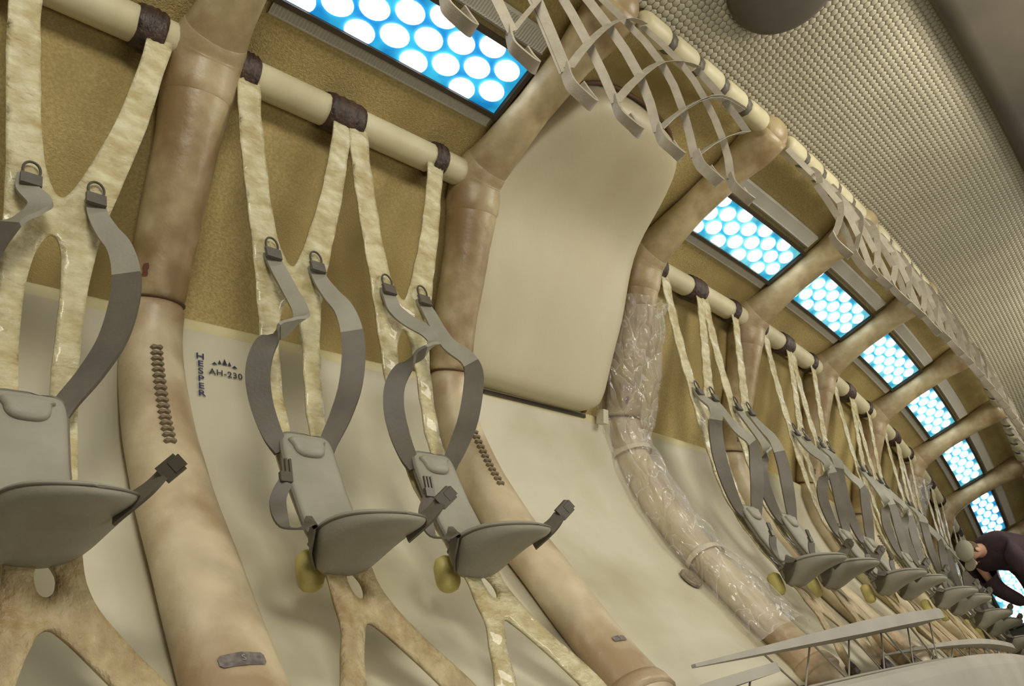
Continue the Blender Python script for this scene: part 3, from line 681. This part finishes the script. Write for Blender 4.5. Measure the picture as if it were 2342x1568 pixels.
# ------------------------------------------------------------------ person
pr=empty('person')
hip=Vector((8.62,2.03,1.10+ZOFF));fw=Vector((-.90,.40,0)).normalized();side=Vector((0,0,1)).cross(fw);up=Vector((0,0,1))
def L(f,s,u): return hip+fw*f+side*s+up*u
sk=[('pel',L(0,0,0),.10,None),('belly',L(.16,0,.07),.09,'pel'),('chest',L(.36,0,.12),.09,'belly'),('upch',L(.49,0,.13),.07,'chest'),('neck',L(.58,0,.135),.052,'upch'),('hd0',L(.65,0,.14),.078,'neck'),('hd1',L(.74,0,.135),.083,'hd0'),
 ('shL',L(.46,.18,.09),.04,'upch'),('elL',L(.40,.22,-.19),.036,'shL'),('wrL',L(.30,.16,-.40),.03,'elL'),('haL',L(.29,.14,-.48),.038,'wrL'),
 ('shR',L(.46,-.18,.09),.04,'upch'),('elR',L(.32,-.24,-.16),.036,'shR'),('wrR',L(.14,-.18,-.34),.03,'elR'),('haR',L(.10,-.16,-.41),.038,'wrR'),
 ('hiL',L(0,.10,-.08),.08,'pel'),('knL',L(.05,.11,-.50),.06,'hiL'),('anL',L(-.02,.11,-.90),.05,'knL'),('ftL',L(.14,.12,-.96),.045,'anL'),
 ('hiR',L(0,-.10,-.08),.08,'pel'),('knR',L(.03,-.11,-.50),.06,'hiR'),('anR',L(-.04,-.11,-.90),.05,'knR'),('ftR',L(.12,-.12,-.96),.045,'anR')]
def skin(name,items,m,parent,sub=2):
    idx={k[0]:i for i,k in enumerate(items)};me=bpy.data.meshes.new(name)
    me.from_pydata([tuple(k[1]) for k in items],[(idx[k[3]],idx[k[0]]) for k in items if k[3] in idx],[]);me.materials.append(m)
    o=bpy.data.objects.new(name,me);COL.objects.link(o);o.parent=parent
    sm=o.modifiers.new('sk','SKIN');sm.use_smooth_shade=True
    for i,k in enumerate(items):
        me.skin_vertices[0].data[i].radius=(k[2],k[2])
    me.skin_vertices[0].data[0].use_root=True
    sb_=o.modifiers.new('ss','SUBSURF');sb_.levels=sub;sb_.render_levels=sub
    return o
M_skin=mat('skin',(180,138,114),rough=.5);M_jk=mat('maroon_jacket',(44,30,34),(58,40,44),12,.8,30,.5);M_tr=mat('dark_trousers',(44,42,44),rough=.8);M_cap=mat('grey_cap',(140,136,118),rough=.8);M_hair=mat('brown_hair',(90,72,56),rough=.8)
body=skin('body',sk,M_skin,pr)
JR={'pel':.17,'belly':.18,'chest':.19,'upch':.165,'neck':.095,'shL':.10,'elL':.078,'wrL':.058,'shR':.10,'elR':.078,'wrR':.058}
jk=[(a,(b+fw*.015 if a=='neck' else b),JR[a],d) for a,b,c,d in sk if a in JR]
skin('jacket',jk,M_jk,pr)
TR={'pel':.15,'hiL':.125,'knL':.09,'anL':.075,'hiR':.125,'knR':.09,'anR':.075}
tr=[(a,b+(Vector((0,0,-.03)) if a=='pel' else Vector((0,0,0))),TR[a],d) for a,b,c,d in sk if a in TR]
skin('trousers',tr,M_tr,pr)
def ell(name,c,r,m,parent,R=None,cut=None):
    V=[];
    for i in range(11):
        for j in range(16):
            a=math.pi*i/10;w=2*math.pi*j/16;q=Vector((r[0]*math.sin(a)*math.cos(w),r[1]*math.sin(a)*math.sin(w),r[2]*math.cos(a)))
            if cut is not None and q.z<cut: q.z=cut
            if R: q=R@q
            V.append(Vector(c)+q)
    F=[(i*16+j,i*16+(j+1)%16,(i+1)*16+(j+1)%16,(i+1)*16+j) for i in range(10) for j in range(16)]
    return mk(name,V,F,m,parent=parent)
crown=(fw*.85+up*.25).normalized();face=(fw*.3-up*.95).normalized();face=(face-crown*face.dot(crown)).normalized()
Rh=Matrix((face,side,crown)).transposed()
hc=L(.70,0,.135)
cap=ell('cap',hc+crown*.03-face*.005,(.098,.084,.075),M_cap,pr,Rh,cut=-.012)
ell('cap_brim',hc+face*.115+crown*.02,(.055,.065,.010),M_cap,cap,Rh)
ell('hair',hc-face*.025-crown*.02,(.078,.082,.07),M_hair,pr,Rh)
ell('nose',hc+face*.09-crown*.035,(.022,.015,.025),M_skin,pr,Rh)
M_eye=mat('eye',(50,40,36),rough=.3)
for s_ in(-1,1):
    ell('ear',hc+side*s_*.083-crown*.025,(.02,.01,.03),M_skin,pr,Rh);ell('eye',hc+face*.08+side*s_*.03-crown*.012,(.01,.013,.01),M_eye,pr,Rh)
ell('mouth',hc+face*.08-crown*.068,(.008,.025,.006),M_red,pr,Rh)
for hk_,s_ in(('haL',1),('haR',-1)):
    c=[k for k in sk if k[0]==hk_][0][1]
    for q in range(4):
        a=c+fw*(q-1.5)*.019-up*.02;ln=(.9,1.05,1,.8)[q]
        skin('finger',[('a',a,.009,None),('b',a-up*.04*ln-side*s_*.005,.0085,'a'),('c',a-up*.068*ln-side*s_*.02,.008,'b')],M_skin,pr,1)
    a=c+fw*.035;skin('thumb',[('a',a,.01,None),('b',a+fw*.018-up*.03,.009,'a'),('c',a+fw*.014-up*.055,.008,'b')],M_skin,pr,1)
for an in('anL','anR'):
    c=[k for k in sk if k[0]==an][0][1];ell('shoe',c+fw*.07-up*.04,(.15,.05,.05),M_frame,pr,Matrix((fw,side,up)).transposed())
tag(pr,'person in dark maroon jacket and grey cap bending over','person')
# ------------------------------------------------------------------ lights
def area(n,v,h,tn,tv,th,size,power,col):
    l=bpy.data.lights.new('area_lamp','AREA');l.shape='RECTANGLE';l.size=size[0];l.size_y=size[1];l.energy=power;l.color=col
    o=bpy.data.objects.new('area_lamp',l);COL.objects.link(o);a=pt(n,v,h);o.location=a;o.rotation_euler=(pt(tn,tv,th)-a).to_track_quat('-Z','Y').to_euler()
WARM=(1,.95,.83)
area(-.6,-2.6,-.3,.6,.3,-1.2,(1.0,.6),54,WARM)
area(2.2,-2.9,-.4,2.2,.2,-1.2,(1.4,.7),56,WARM)
area(5.0,-2.9,-.4,5.0,.2,-1.2,(2,1),60,WARM)
area(.6,-2.7,-2.9,1.2,.2,-1.2,(2.5,.6),27,WARM)  # added low fill from the camera side, brightens the seat undersides
area(4.5,-2.4,-2.4,5.0,-.2,-1.0,(4,.6),30,WARM)
w=bpy.data.worlds.new('World');bpy.context.scene.world=w;w.use_nodes=True;bg=w.node_tree.nodes['Background'];bg.inputs[0].default_value=(1,.94,.80,1);bg.inputs[1].default_value=.19
# ------------------------------------------------------------------ camera
cam=bpy.data.cameras.new('Camera');co=bpy.data.objects.new('Camera',cam);COL.objects.link(co)
cam.sensor_width=36;cam.lens=P[3]/2342*36;cam.clip_start=.05
r_=Mx[:,0];u_=-Mx[:,1];b_=-Mx[:,2]
co.matrix_world=Matrix(((r_[0],u_[0],b_[0],0),(r_[1],u_[1],b_[1],0),(r_[2],u_[2],b_[2],ZOFF),(0,0,0,1)))
bpy.context.scene.camera=co
bpy.context.scene.view_settings.view_transform='Standard'
